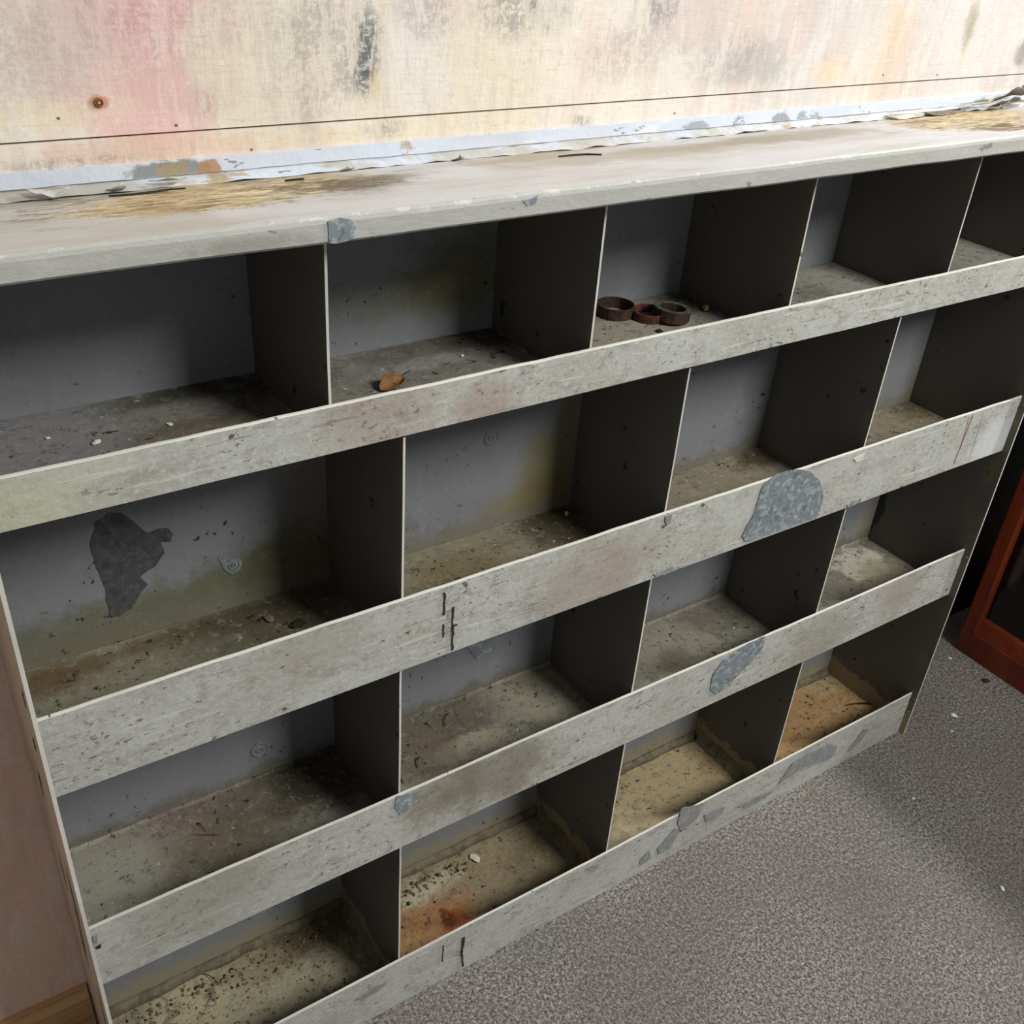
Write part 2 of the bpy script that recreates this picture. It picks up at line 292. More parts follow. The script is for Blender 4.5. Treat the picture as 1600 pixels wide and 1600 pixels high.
    m.bump(m.noise(300, 3, .6, (.15, 1, 1)), .3, .0012)
    m.bump(m.noise(120, 4, .7, (1, 1, .4), (2, 2, 2)), .35, .0015)
    m.bump(m.noise(16, 3, .5), .3, .006)
    return m.done()

def carpet_material():
    m = Mat('speckled_grey_carpet', .95, 0, .1).base((120, 114, 109))
    a = m.noise(225, 8, .95, (1, .75, 1))
    m.over(m.step(a, .48, .40), (38, 34, 31), .95)
    m.over(m.step(a, .515, .57), (206, 201, 192), .95)
    m.over(m.step(m.noise(300, 3, .8, off=(5, 5, 0)), .54, .60), (206, 202, 194), .7)
    m.over(m.step(m.noise(240, 3, .8, off=(2, 7, 0)), .54, .60), (60, 54, 51), .75)
    m.over(m.step(m.noise(4, 2, .5), .45, .6), (118, 102, 100), .25)
    m.over(m.step(m.noise(3.4, 2, .5, off=(4, 1, 0)), .5, .62), (104, 106, 96), .25)
    m.bump(a, .7, .004)
    m.bump(m.noise(600, 2, .6), .6, .002)
    return m.done()

def zinc_material(name='bare_zinc', c=(138, 147, 152), d=(106, 113, 118), l=(186, 194, 200)):
    m = Mat(name, .45, .35, .5).base(c)
    m.over(m.step(m.noise(120, 4, .7), .48, .62), l, .8)
    m.over(m.step(m.noise(90, 4, .7, off=(3, 3, 3)), .52, .64), d, .8)
    m.bump(m.noise(150, 3, .6), .2, .001)
    return m.done()

def solid(name, c, rough=.6, c2=None, scale=60, metal=0., bump=.2):
    m = Mat(name, rough, metal, .35).base(c)
    if c2: m.over(m.step(m.noise(scale, 4, .7), .42, .62), c2, .9)
    if bump: m.bump(m.noise(scale * 2, 3, .6), bump, .0012)
    return m.done()

def wood_material(name, c, d, rough=.35, st=(12, 3, .6)):
    m = Mat(name, rough, 0, .4).base(c)
    m.over(m.step(m.noise(5, 4, .6, st), .4, .65), d, .85)
    m.over(m.step(m.noise(30, 3, .6, st, (2, 2, 2)), .55, .68), tuple(int(v * .75) for v in d), .5)
    m.bump(m.noise(30, 3, .6, st), .12, .001)
    return m.done()

def flashing_material():
    m = Mat('flashing_pale_blue_paint', .5, 0, .4).base((196, 203, 214))
    m.over(m.step(m.noise(12, 3, .6, (.5, 1, 1)), .45, .7), (184, 190, 200), .7)
    m.over(m.step(m.noise(46, 4, .7, (.6, 1, 1.5), (3, 0, 0)), .63, .67), (120, 122, 122), .9)
    m.over(m.step(m.noise(30, 4, .7, (.4, 1, 2), (8, 0, 0)), .6, .66), (216, 216, 214), .7)
    brk = m.step(m.noise(60, 5, .75, (.7, 1, 1.6), (2, 2, 9)), .44, .5)
    vb = m.step(m.axis(2), .982, .9845)
    for p, rx, c, k in (((0.3132, 0.9894), .030, (122, 126, 122), 0), ((0.3451, 0.9882), .010, (166, 128, 92), 0), ((0.3149, 0.9907), .012, (158, 138, 104), 1), ((1.0298, 0.9875), .022, (146, 150, 152), 1), ((0.9842, 0.9874), .016, (140, 144, 148), 1), ((0.8577, 0.9859), .02, (146, 150, 154), 1), ((0.9214, 0.9871), .008, (130, 134, 138), 1), ((0.5212, 0.9908), .007, (170, 152, 132), 1)):
        q = m.mul(vb, m.blob((p[0], WALL, p[1] - .003), (rx, BIG, .008), .5, 70, .15))
        m.over(m.mul(q, brk) if k else q, c, .9)
    sk = m.step(m.axis(2), .9835, .9825)
    m.over(m.mul(sk, m.step(m.noise(20, 4, .7, (.5, 1, 1), (1, 1, 4)), .42, .58)), (176, 172, 160), .85)
    m.over(m.mul(sk, m.step(m.noise(34, 4, .7, (.5, 1, 1), (6, 1, 4)), .55, .63)), (164, 142, 100), .8)
    m.over(m.mul(sk, m.step(m.axis(0), .3, .27)), (160, 156, 146), .8)
    m.bump(m.noise(60, 4, .7), .4, .002)
    return m.done()

M = dict(lip=lip_material(), back=back_material(), div=divider_material(), top=top_material(), wall=wall_material(), carpet=carpet_material(),
         zinc=zinc_material(), zincd=zinc_material('dark_bare_metal', (92, 94, 96), (76, 78, 80), (112, 114, 116)),
         edge=plain_paint('worn_highlight_edge', (202, 200, 190), (166, 164, 154), (230, 229, 221)),  # worn paint, with the highlight along the edges put into its colour
         panel=plain_paint('side_tan_paint', (190, 176, 154), (164, 146, 124), (206, 194, 174)),
         mark=solid('black_marks', (44, 38, 32), .7), scuff=solid('grey_scuffs', (128, 129, 129), .6, (146, 147, 146), 90),
         flash=flashing_material(), rust=solid('rusty_iron', (74, 54, 42), .7, (46, 34, 28), 110, .2, .5), screw=solid('orange_brown_rust', (140, 88, 52), .7, (104, 62, 38), 200), rustr=solid('rust_brown_iron', (98, 56, 44), .7, (60, 38, 32), 110, .2, .5),
         steel=solid('dull_dark_steel', (128, 124, 114), .5, (92, 88, 80), 120, .5, .4),
         leaf=solid('dry_leaf_brown', (140, 98, 56), .6, (86, 54, 28), 70), leafd=solid('leaf_underside', (70, 50, 32), .8),
         white=solid('white_paint_chip', (226, 222, 208), .7), dark=solid('dark_grit', (50, 44, 36), .9), tan=solid('tan_crumb', (158, 138, 98), .9, (96, 80, 54), 200),
         peel=solid('peeling_grey_paint', (188, 186, 180), .6, (150, 146, 138), 60), peeld=solid('brown_grey_peel', (124, 112, 98), .7, (92, 80, 68), 80),
         fillet=solid('dirty_plaster_fillet', (126, 118, 98), .85, (98, 90, 72), 50, 0, .6),
         redwood=wood_material('red_brown_varnish', (122, 52, 26), (92, 34, 16)), darkwood_shade=wood_material('near_black_wood_and_shade', (26, 18, 15), (18, 12, 10), .5),  # near-black serves the cabinet carcass and the painted recess shade
         skirt=wood_material('tan_skirting', (196, 154, 106), (164, 122, 80), .55, (.6, 3, 12)))
_gl = Mat('cabinet_glass', .08, 0, .5).base((12, 9, 8)); _gl.b.inputs['Alpha'].default_value = 1; M['glass'] = _gl.done()
for k in S: M['shelf%d' % k] = shelf_material(k)

# ------------------------------------------------------------------ mesh helpers
class MB:
    def __init__(s): s.bm = bmesh.new(); s.mats = []
    def mi(s, m):
        if m not in s.mats: s.mats.append(m)
        return s.mats.index(m)
    def face(s, pts, m):
        f = s.bm.faces.new([s.bm.verts.new(p) for p in pts]); f.material_index = s.mi(m); return f
    def box(s, a, b, m, fm=None):
        (x0, y0, z0), (x1, y1, z1) = a, b
        v = [s.bm.verts.new(p) for p in ((x0, y0, z0), (x1, y0, z0), (x1, y1, z0), (x0, y1, z0), (x0, y0, z1), (x1, y0, z1), (x1, y1, z1), (x0, y1, z1))]
        q = {'bot': (3, 2, 1, 0), 'top': (4, 5, 6, 7), 'front': (0, 1, 5, 4), 'right': (1, 2, 6, 5), 'back': (2, 3, 7, 6), 'left': (3, 0, 4, 7)}
        for k, i in q.items():
            f = s.bm.faces.new([v[j] for j in i]); f.material_index = s.mi((fm or {}).get(k, m))
    def extrude_x(s, prof, xs, mats, jit=None, cap=None):
        # closed profile of (y, z) swept along the stations xs; one material per profile edge
        rings = []
        for x in xs:
            r = []
            for i, (y, z) in enumerate(prof):
                dy, dz = jit(x, i) if jit else (0, 0)
                r.append(s.bm.verts.new((x, y + dy, z + dz)))
            rings.append(r)
        n = len(prof)
        for a, b in zip(rings, rings[1:]):
            for i in range(n):
                f = s.bm.faces.new((a[i], b[i], b[(i + 1) % n], a[(i + 1) % n])); f.material_index = s.mi(mats[i])
        f = s.bm.faces.new(rings[0][::-1]); f.material_index = s.mi(cap or mats[0]); f = s.bm.faces.new(rings[-1]); f.material_index = s.mi(cap or mats[0])
    def patch(s, pts, y, m, t=.0006, rough=.0012, rng=None):
        # flaked area: an irregular low plate on a plane facing -Y; pts are (x, z)
        rng = rng or random; out = []
        n = len(pts)
        for i in range(n):
            a, b = Vector(pts[i]), Vector(pts[(i + 1) % n]); L = (b - a).length; k = max(1, int(L / .006))
            nn = Vector((-(b - a).y, (b - a).x)).normalized() if L > 0 else Vector((0, 0))
            for j in range(k):
                p = a.lerp(b, j / k)
                if j: p = p + nn * rng.uniform(-rough, rough)
                out.append(p)
        fr = [s.bm.verts.new((p.x, y - t, p.y)) for p in out]; bk = [s.bm.verts.new((p.x, y + .0003, p.y)) for p in out]
        i0 = s.mi(m)
        f = s.bm.faces.new(fr); f.material_index = i0; f.normal_update()
        for i in range(len(out)):
            g = s.bm.faces.new((fr[i], fr[(i + 1) % len(out)], bk[(i + 1) % len(out)], bk[i])); g.material_index = i0
    def stroke(s, a, b, w, y, m):
        a, b = Vector(a), Vector(b); d = (b - a).normalized(); n = Vector((-d.y, d.x)); k = max(3, int((b - a).length / .004)); L = []; R_ = []
        for i in range(k + 1):
            p = a.lerp(b, i / k) + n * random.uniform(-.0006, .0006); ww = w * random.uniform(.5, 1.15)
            L.append(p + n * ww); R_.append(p - n * ww)
        s.patch(L + R_[::-1], y, m, .0005, 0)
    def build(s, name, parent=None, smooth=False, recalc=True):
        if recalc: bmesh.ops.recalc_face_normals(s.bm, faces=s.bm.faces)
        me = bpy.data.meshes.new(name); s.bm.to_mesh(me); s.bm.free()
        for m in s.mats: me.materials.append(m)
        if smooth:
            for p in me.polygons: p.use_smooth = True
        o = bpy.data.objects.new(name, me); C.objects.link(o)
        if parent: o.parent = parent
        return o
def tag(o, label, cat, group=None):
    o['label'] = label; o['category'] = cat
    if group: o['group'] = group
    return o
def structure(o): o['kind'] = 'structure'; return o
def empty(name, loc, label, cat, group=None):
    o = bpy.data.objects.new(name, None); C.objects.link(o); o.location = loc; o.empty_display_size = .05
    return tag(o, label, cat, group)
def frange(a, b, st):
    n = max(1, int(round((b - a) / st))); return [a + (b - a) * i / n for i in range(n + 1)]
def nz(x, s, o=0.): return mnoise.noise(Vector((x * s, o, o * .7)))

# ------------------------------------------------------------------ the setting
b = MB(); b.face([(-2.2, -3.6, 0), (2.6, -3.6, 0), (2.6, .3, 0), (-2.2, .3, 0)], M['carpet']); fl = structure(b.build('floor'))
b = MB()                                    # boarded wall: upper board, lower board, dark joint between them
b.box((-2.2, WALL + .006, 0), (1.445, WALL + .03, 2.3), M['dark'])
b.box((-2.2, WALL, 1.0150), (1.445, WALL + .01, 2.3), M['wall']); b.box((-2.2, WALL, 0), (1.445, WALL + .01, 1.0136), M['wall'])
structure(b.build('wall_back'))
b = MB(); b.box((1.446, WALL - .004, 0), (2.3, WALL + .03, 2.3), M['darkwood_shade']); structure(b.build('recess_shade_sheet'))  # dark sheet added for the shaded recess past the wall's end
b = MB(); b.extrude_x([(WALL, .004), (WALL - .010, .004), (WALL - .012, .012), (WALL - .012, .066), (WALL - .007, .072), (WALL - .005, .080), (WALL, .080)], frange(-2.2, XL - .004, .3), [M['skirt']] * 7)
structure(b.build('baseboard_back'))
# flashing along the wall above the counter
b = MB(); xs = frange(XL - .03, 1.442, .008)
def fj(x, i):
    k = max(0, (x - 1.2) / .24)
    a = {0: 0, 1: .0006, 2: .0006, 3: .0012, 4: .0025, 5: 0}[i]
    return nz(x, 28, i) * a * .6, nz(x, 45, i + 3) * a - (k * .0012 if i < 3 else 0)
b.extrude_x([(WALL, .9943), (WALL - .004, .9941), (WALL - .005, .9836), (WALL - .0035, .9828), (WALL - .016, topz(WALL - .016) + .0006), (WALL, topz(WALL) - .001)], xs, [M['flash']] * 6, fj)
flash = structure(b.build('trim_1'))

# ------------------------------------------------------------------ the pigeonhole rack
OX, OY = (XL + XR) / 2, D / 2
rack = empty('pigeonhole_rack', (0, 0, 0), 'long grey painted metal pigeonhole rack with four rows of open bins against the painted wall', 'shelf rack')

# counter
b = MB(); xs = frange(XL - .005, 1.4385, .006)
prof = [(TF + .002, TU), (TF, TU + .002), (TF, TZ - .0050), (TF + .0008, TZ - .0022), (TF + .0026, TZ - .0006), (TF + .006, topz(TF + .006))]
ys = [.0, .03, .06, .09, .12, .15, D]
prof += [(y, topz(y)) for y in ys] + [(D, topz(D) - .016), (TF + .02, TU + .0005)]
ne = len(prof)
mats = [M['top']] * ne; mats[2] = M['top']
def tj(x, i):
    if i in (0, 1): return nz(x, 6, 1) * .0004, nz(x, 14, 2) * .0007
    if i in (2, 3, 4, 5): return nz(x, 6, 1) * .0005, nz(x, 10, 4) * .0006
    if 6 <= i <= 11: return 0, mnoise.noise(Vector((x * 18, i * 1.7, 0))) * .0012
    return 0, 0
b.extrude_x(prof, xs, mats, tj)
b.patch([(0.3605, 0.9966), (0.3690, 0.9983), (0.3774, 0.9961), (0.3812, 0.9917), (0.3796, 0.9839), (0.3733, 0.9815), (0.3666, 0.9810), (0.3605, 0.9818)], TF, M['zinc'])
b.patch([(0.5178, 0.9944), (0.5320, 0.9973), (0.5297, 0.9913), (0.5228, 0.9901)], TF, M['zinc'])
top = b.build('counter', rack)

# peeling paint on the counter and the flashing
def curl(pts, z0, h, mat, parent, name='peeling_paint', w=.010, fwd=True, lift=.0035):
    """a strip of lifted paint: base along pts (x, z) on the skirt of the flashing, free edge raised and rolled"""
    b = MB(); rows = 6; P0 = [Vector((x, WALL - .0135, z)) for x, z in pts]; G = []
    P1 = []
    for i in range(len(P0) - 1):
        for j in range(5): P1.append(P0[i].lerp(P0[i + 1], j / 5))
    P1.append(P0[-1])
    for i, p in enumerate(P1):
        t = i / (len(P1) - 1); e = math.sin(PI * t) ** .6; r = []
        for k in range(rows + 1):
            a = k / rows; ang = a * 1.9 * (.6 + .5 * mnoise.noise(Vector((i * .37, h * 900, 1))))
            ww = w * e * (1 + .5 * mnoise.noise(Vector((i * .5, 3, h * 500))))
            r.append(b.bm.verts.new((p.x + .001 * mnoise.noise(Vector((i, k, 2))), p.y - (math.sin(ang) * ww if fwd else -math.sin(ang) * ww), p.z + .0004 + (1 - math.cos(ang)) * h * e)))
        G.append(r)
    for a, c in zip(G, G[1:]):
        for k in range(rows):
            f = b.bm.faces.new((a[k], c[k], c[k + 1], a[k + 1])); f.material_index = b.mi(mat)
    bmesh.ops.remove_doubles(b.bm, verts=b.bm.verts, dist=1e-5)
    o = b.build(name, parent, True)
    s = o.modifiers.new('thick', 'SOLIDIFY'); s.thickness = .0005
    return o
curl([(0.2052, 0.9854), (0.2211, 0.9839), (0.2376, 0.9838)], None, -.004, M['peel'], top, w=.012)
curl([(0.2612, 0.9796), (0.2740, 0.9799), (0.2779, 0.9809)], None, .006, M['peel'], top, w=.008)
curl([(0.2936, 0.9833), (0.3097, 0.9829), (0.3231, 0.9831)], None, .004, M['peel'], top, w=.008)
curl([(0.4491, 0.9767), (0.4580, 0.9780), (0.4669, 0.9784)], None, .005, M['peel'], top, w=.008)
curl([(0.5579, 0.9769), (0.5658, 0.9779), (0.5745, 0.9789)], None, .006, M['peeld'], top, w=.009)
curl([(0.6026, 0.9761), (0.6264, 0.9766), (0.6406, 0.9772)], None, .003, M['peel'], top, w=.006)
curl([(1.1319, 0.9759), (1.1719, 0.9764), (1.2070, 0.9773)], None, .004, M['peel'], top, w=.012)
curl([(1.0501, 0.9761), (1.0930, 0.9762), (1.1205, 0.9766)], None, .003, M['peel'], top, w=.008)
curl([(1.3233, 0.9751), (1.3514, 0.9797), (1.3869, 0.9817)], None, .009, M['peel'], top, w=.016)
curl([(1.3453, 0.9785), (1.3763, 0.9862), (1.4133, 0.9843)], None, .016, M['peeld'], top, w=.020)
curl([(1.3714, 0.9802), (1.3970, 0.9836), (1.4243, 0.9822)], None, .010, M['peel'], top, w=.014)
curl([(1.2664, 0.9813), (1.2909, 0.9830), (1.3166, 0.9831)], None, .004, M['peel'], top, w=.010)
curl([(1.2890, 0.9869), (1.3269, 0.9887), (1.3654, 0.9913)], None, .012, M['peel'], top, w=.018)
curl([(1.3522, 0.9859), (1.3837, 0.9928), (1.4168, 0.9904)], None, .020, M['peeld'], top, w=.016)
curl([(1.2173, 0.9811), (1.2603, 0.9809), (1.2975, 0.9826)], None, -.003, M['peeld'], top, w=.014)
curl([(1.1468, 0.9815), (1.1814, 0.9817), (1.2297, 0.9804)], None, -.003, M['peel'], top, w=.016)
# splinter cracks in the bare board
def crack(pts):
    b = MB(); n = len(pts)
    up = [(x, y + .0009 * math.sin(PI * i / (n - 1))) for i, (x, y) in enumerate(pts)]; dn = [(x, y - .0011 * math.sin(PI * i / (n - 1))) for i, (x, y) in enumerate(pts)]
    loop = up + dn[-2:0:-1]
    f = [b.bm.verts.new((x, y, topz(y) + .0015)) for x, y in loop]; g = [b.bm.verts.new((x, y, topz(y) - .002)) for x, y in loop]
    b.bm.faces.new(f).material_index = b.mi(M['mark'])
    for i in range(len(loop)): b.bm.faces.new((f[i], f[(i + 1) % len(loop)], g[(i + 1) % len(loop)], g[i])).material_index = 0
    return b.build('crack', top)
crack([(0.2588, 0.1351), (0.2720, 0.1326), (0.2890, 0.1343), (0.3032, 0.1382), (0.3163, 0.1362)])
crack([(0.6513, 0.1146), (0.6648, 0.1153), (0.6819, 0.1137), (0.6913, 0.1019)])
crack([(0.3930, 0.1272), (0.4019, 0.1288), (0.4095, 0.1274)])
crack([(1.3516, 0.1562), (1.3667, 0.1555), (1.3758, 0.1490)])

# back sheet with its flaked areas
b = MB()
b.box((XL, D - .0015, 0), (XR, D, .958), M['back'])
YB = D - .0015
b.patch([(0.2267, 0.6960), (0.2368, 0.6924), (0.2445, 0.6825), (0.2503, 0.6737), (0.2578, 0.6643), (0.2657, 0.6662), (0.2755, 0.6645), (0.2794, 0.6562), (0.2761, 0.6485), (0.2669, 0.6514), (0.2696, 0.6389), (0.2597, 0.6260), (0.2439, 0.6188), (0.2503, 0.6082), (0.2399, 0.5968), (0.2325, 0.5858), (0.2205, 0.5810), (0.2111, 0.5854), (0.2117, 0.6101), (0.2096, 0.6350), (0.2060, 0.6604), (0.2061, 0.6681), (0.2125, 0.6819), (0.2125, 0.6895)], YB, M['zincd'], .0006)
b.patch([(0.3186, 0.6152), (0.3326, 0.6121), (0.3418, 0.6051), (0.3404, 0.5954), (0.3309, 0.5916), (0.3237, 0.5996)], YB, M['zinc'], .0009)
b.patch([(0.6128, 0.3832), (0.6285, 0.3841), (0.6584, 0.3625), (0.6394, 0.3598), (0.6302, 0.3552), (0.6200, 0.3699)], YB, M['zinc'], .0009)
back = b.build('back_panel', rack)
def washer(x, z, r):
    b = MB(); n = 24; prof = [(r, 0), (r, .0010), (r * .86, .0016), (r * .78, .0006), (r * .5, .0006), (r * .42, .0016), (r * .2, .0018), (r * .12, -.0006)]
    rings = [[b.bm.verts.new((x + q * math.cos(2 * PI * i / n), YB - d, z + q * math.sin(2 * PI * i / n))) for i in range(n)] for q, d in prof]
    for a, c in zip(rings, rings[1:]):
        for i in range(n): b.bm.faces.new((a[i], a[(i + 1) % n], c[(i + 1) % n], c[i])).material_index = b.mi(M['back'])
    b.bm.faces.new(rings[-1]).material_index = b.mi(M['dark'])
    return b.build('screw_washer', back, False)
for (x, z), r in (((0.6303, 0.6735), .0095), ((0.3423, 0.3433), .0105), ((0.3331, 0.6034), .006), ((0.6320, 0.3733), .006)): washer(x, z, r)

# side panels
def side(x0, x1, outer):
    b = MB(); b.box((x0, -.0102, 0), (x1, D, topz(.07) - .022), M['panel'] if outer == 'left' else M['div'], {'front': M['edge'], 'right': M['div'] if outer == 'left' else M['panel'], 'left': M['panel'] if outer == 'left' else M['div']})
    return b
b = side(XL - .0016, XL + .0016, 'left')
for z0, z1, y in ((.66, .63, .01), (.60, .575, .02), (.44, .30, .03), (.36, .22, .055), (.27, .16, .02), (.52, .47, .07), (.40, .33, .08)):     # black scrapes down the outer face
    x = XL - .0016; n = 10; A = []; B_ = []
    for i in range(n + 1):
        t = i / n; w = .003 * math.sin(PI * t) * random.uniform(.6, 1.4) + .0003; yy = y + .01 * t + .003 * nz(t, 5, y * 50); zz = z0 + (z1 - z0) * t
        A.append((x - .0005, yy - w, zz)); B_.append((x - .0005, yy + w, zz))
    for i in range(n): b.face([A[i], A[i + 1], B_[i + 1], B_[i]], M['mark'])
lp = b.build('side_panel', rack, recalc=False)
b = side(XR - .0014, XR + .0014, 'right'); rp = b.build('side_panel', rack)
def rivet(x, y, z, parent, r=.0022):
    b = MB(); n = 10; rings = []
    for q, d in ((1, 0), (.9, .45), (.5, .75)): rings.append([b.bm.verts.new((x - r * d, y + r * q * math.cos(2 * PI * i / n), z + r * q * math.sin(2 * PI * i / n))) for i in range(n)])
    for a, c in zip(rings, rings[1:]):
        for i in range(n): b.bm.faces.new((a[i], a[(i + 1) % n], c[(i + 1) % n], c[i])).material_index = b.mi(M['steel'])
    b.bm.faces.new(rings[-1]).material_index = 0
    return b.build('rivet', parent, True)
for z in (.621, .366, .078, .05): rivet(XR - .0014, -.0055, z, rp)

# shelves, each with its folded-up lip
lip_patches = {
 2: [([(0.9493, 0.6345), (0.9698, 0.6273), (0.9888, 0.6126), (1.0028, 0.5935), (1.0110, 0.5756), (1.0102, 0.5611), (1.0058, 0.5502), (0.9521, 0.5508), (0.8994, 0.5517), (0.8852, 0.5544), (0.8787, 0.5637), (0.8821, 0.5743), (0.8889, 0.5872), (0.8916, 0.6039), (0.8929, 0.6217), (0.8973, 0.6315), (0.9130, 0.6374), (0.9304, 0.6378)], 'zinc'),
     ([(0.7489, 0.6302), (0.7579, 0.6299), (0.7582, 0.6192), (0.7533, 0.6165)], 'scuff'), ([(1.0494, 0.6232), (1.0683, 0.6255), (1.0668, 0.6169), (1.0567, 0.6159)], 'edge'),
     ([(0.7457, 0.5554), (0.7734, 0.5564), (0.7769, 0.5482), (0.7505, 0.5494)], 'scuff'), ([(1.0620, 0.5524), (1.0882, 0.5563), (1.0873, 0.5489), (1.0676, 0.5470)], 'zinc')],
 3: [([(0.9676, 0.3788), (0.9688, 0.3577), (0.9452, 0.3368), (0.9204, 0.3165), (0.8971, 0.3090), (0.8836, 0.3240), (0.8830, 0.3504), (0.8965, 0.3683), (0.9172, 0.3746), (0.9389, 0.3786)], 'zinc'),
     ([(0.4292, 0.3778), (0.4543, 0.3707), (0.4569, 0.3594), (0.4493, 0.3518), (0.4332, 0.3471), (0.4270, 0.3605)], 'zinc'), ([(0.1210, 0.3665), (0.1256, 0.3670), (0.1238, 0.3551), (0.1205, 0.3556)], 'scuff'),
     ([(0.1221, 0.3507), (0.1266, 0.3511), (0.1254, 0.3463), (0.1221, 0.3469)], 'mark')],
 4: [([(0.8799, 0.1021), (0.9271, 0.0859), (0.9183, 0.0586), (0.8890, 0.0459), (0.8785, 0.0737)], 'scuff'), ([(0.9333, 0.0580), (0.9754, 0.0517), (0.9741, 0.0359), (0.9405, 0.0374)], 'scuff'),
     ([(1.0057, 0.0345), (1.0644, 0.0311), (1.0906, 0.0266), (1.0745, 0.0198), (1.0289, 0.0171)], 'scuff'), ([(1.0921, 0.0356), (1.1128, 0.0693), (1.1449, 0.0749), (1.1993, 0.0683), (1.2203, 0.0507), (1.2122, 0.0305), (1.1685, 0.0374), (1.1371, 0.0454), (1.1110, 0.0381)], 'scuff'),
     ([(1.2542, 0.0235), (1.2807, 0.0606), (1.2929, 0.0533), (1.2831, 0.0336), (1.2618, 0.0196)], 'scuff'), ([(0.8161, 0.0277), (0.8323, 0.0422), (0.8397, 0.0211), (0.8211, 0.0190)], 'scuff'),
     ([(0.8477, 0.0354), (0.8761, 0.0617), (0.8905, 0.0504), (0.8736, 0.0193), (0.8528, 0.0212)], 'scuff'), ([(0.3775, 0.0585), (0.4062, 0.0637), (0.4199, 0.0605), (0.4062, 0.0507), (0.3857, 0.0491)], 'scuff'), ([(0.7157, 0.0784), (0.7390, 0.0740), (0.7382, 0.0639), (0.7247, 0.0673)], 'scuff')],
 1: [],
}
lip_strokes = {2: [((0.4781, 0.6263), (0.4783, 0.5995), .0010, 'mark'), ((0.4880, 0.6052), (0.4895, 0.5514), .0010, 'mark'), ((0.4903, 0.5824), (0.4940, 0.5810), .0007, 'mark'), ((0.4780, 0.5880), (0.4786, 0.5719), .0007, 'mark')],
               4: [((0.5257, 0.0679), (0.5245, 0.0319), .0018, 'mark'), ((0.5255, 0.0311), (0.5276, 0.0065), .0010, 'mark'), ((0.4968, 0.0737), (0.4962, 0.0402), .0006, 'mark')]}
T = .0030                                    # the hemmed lip is about 3 mm thick
for k in S:
    zb, zt = LIP[k]; z = S[k]
    b = MB(); nx = 70; ny = 14; x0, x1 = XL + .0017, XR - .0015; grid = []
    amp = {1: .0004, 2: .0005, 3: .0010, 4: .0022}[k]
    for i in range(nx + 1):
        grid.append([b.bm.verts.new((x0 + (x1 - x0) * i / nx, T + (D - .0022 - T) * j / ny, z + (mnoise.noise(Vector((i * .55, j * .7, k * 3.))) * amp if 0 < j else 0) - amp * .3)) for j in range(ny + 1)])
    for i in range(nx):
        for j in range(ny):
            f = b.bm.faces.new((grid[i][j], grid[i + 1][j], grid[i + 1][j + 1], grid[i][j + 1])); f.material_index = b.mi(M['shelf%d' % k])
    zu = max(z - .0022, .0025)               # underside
    b.face([(x0, T, zu - .0012 if k < 4 else .002), (x0, D - .0022, zu - .0012 if k < 4 else .002), (x1, D - .0022, zu - .0012 if k < 4 else .002), (x1, T, zu - .0012 if k < 4 else .002)], M['div'])
    if k >= 3:                               # caked dirt along the back seam and, on the bottom shelf, beside the dividers
        h = .005 if k == 3 else .010
        b.extrude_x([(D - .0018, z - .002), (D - h * .9 - .002, z - .0005), (D - h * .45, z + h * .45), (D - .0018, z + h)], frange(x0 + .001, x1 - .001, .006), [M['shelf3' if k == 3 else 'fillet']] * 4,
                    lambda x, i: ((nz(x, 40, 2) * h * .25, nz(x, 50, 5) * h * .1) if i in (1, 2) else (0, nz(x, 46, 9) * h * .3 if i == 3 else 0)))
    sh = b.build('shelf', rack, True, recalc=False)
    b = MB(); xs = frange(XL + .0018, XR - .0016, .006)
    w = .0009 if k != 4 else .0007
    def lj(x, i, k=k, w=w):
        y = nz(x, 4.5, k * 2.1) * w + nz(x, 17, k) * w * .35
        if i in (2, 3, 4, 5): return y, nz(x, 5, k * 5.3) * .0009 + nz(x, 38, k) * .0005
        return y * .5, nz(x, 8, k * 4) * .0006 if k < 4 else 0
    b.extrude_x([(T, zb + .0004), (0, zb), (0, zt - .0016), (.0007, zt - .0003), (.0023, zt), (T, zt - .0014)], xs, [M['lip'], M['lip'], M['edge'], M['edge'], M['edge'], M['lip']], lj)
    for pts, mm in lip_patches.get(k, ()): b.patch(pts, -.0009, M[mm], .0004)
    for a, c, w_, mm in lip_strokes.get(k, ()): b.stroke(a, c, w_, -.0009, M[mm])
    b.build('front_lip', sh)

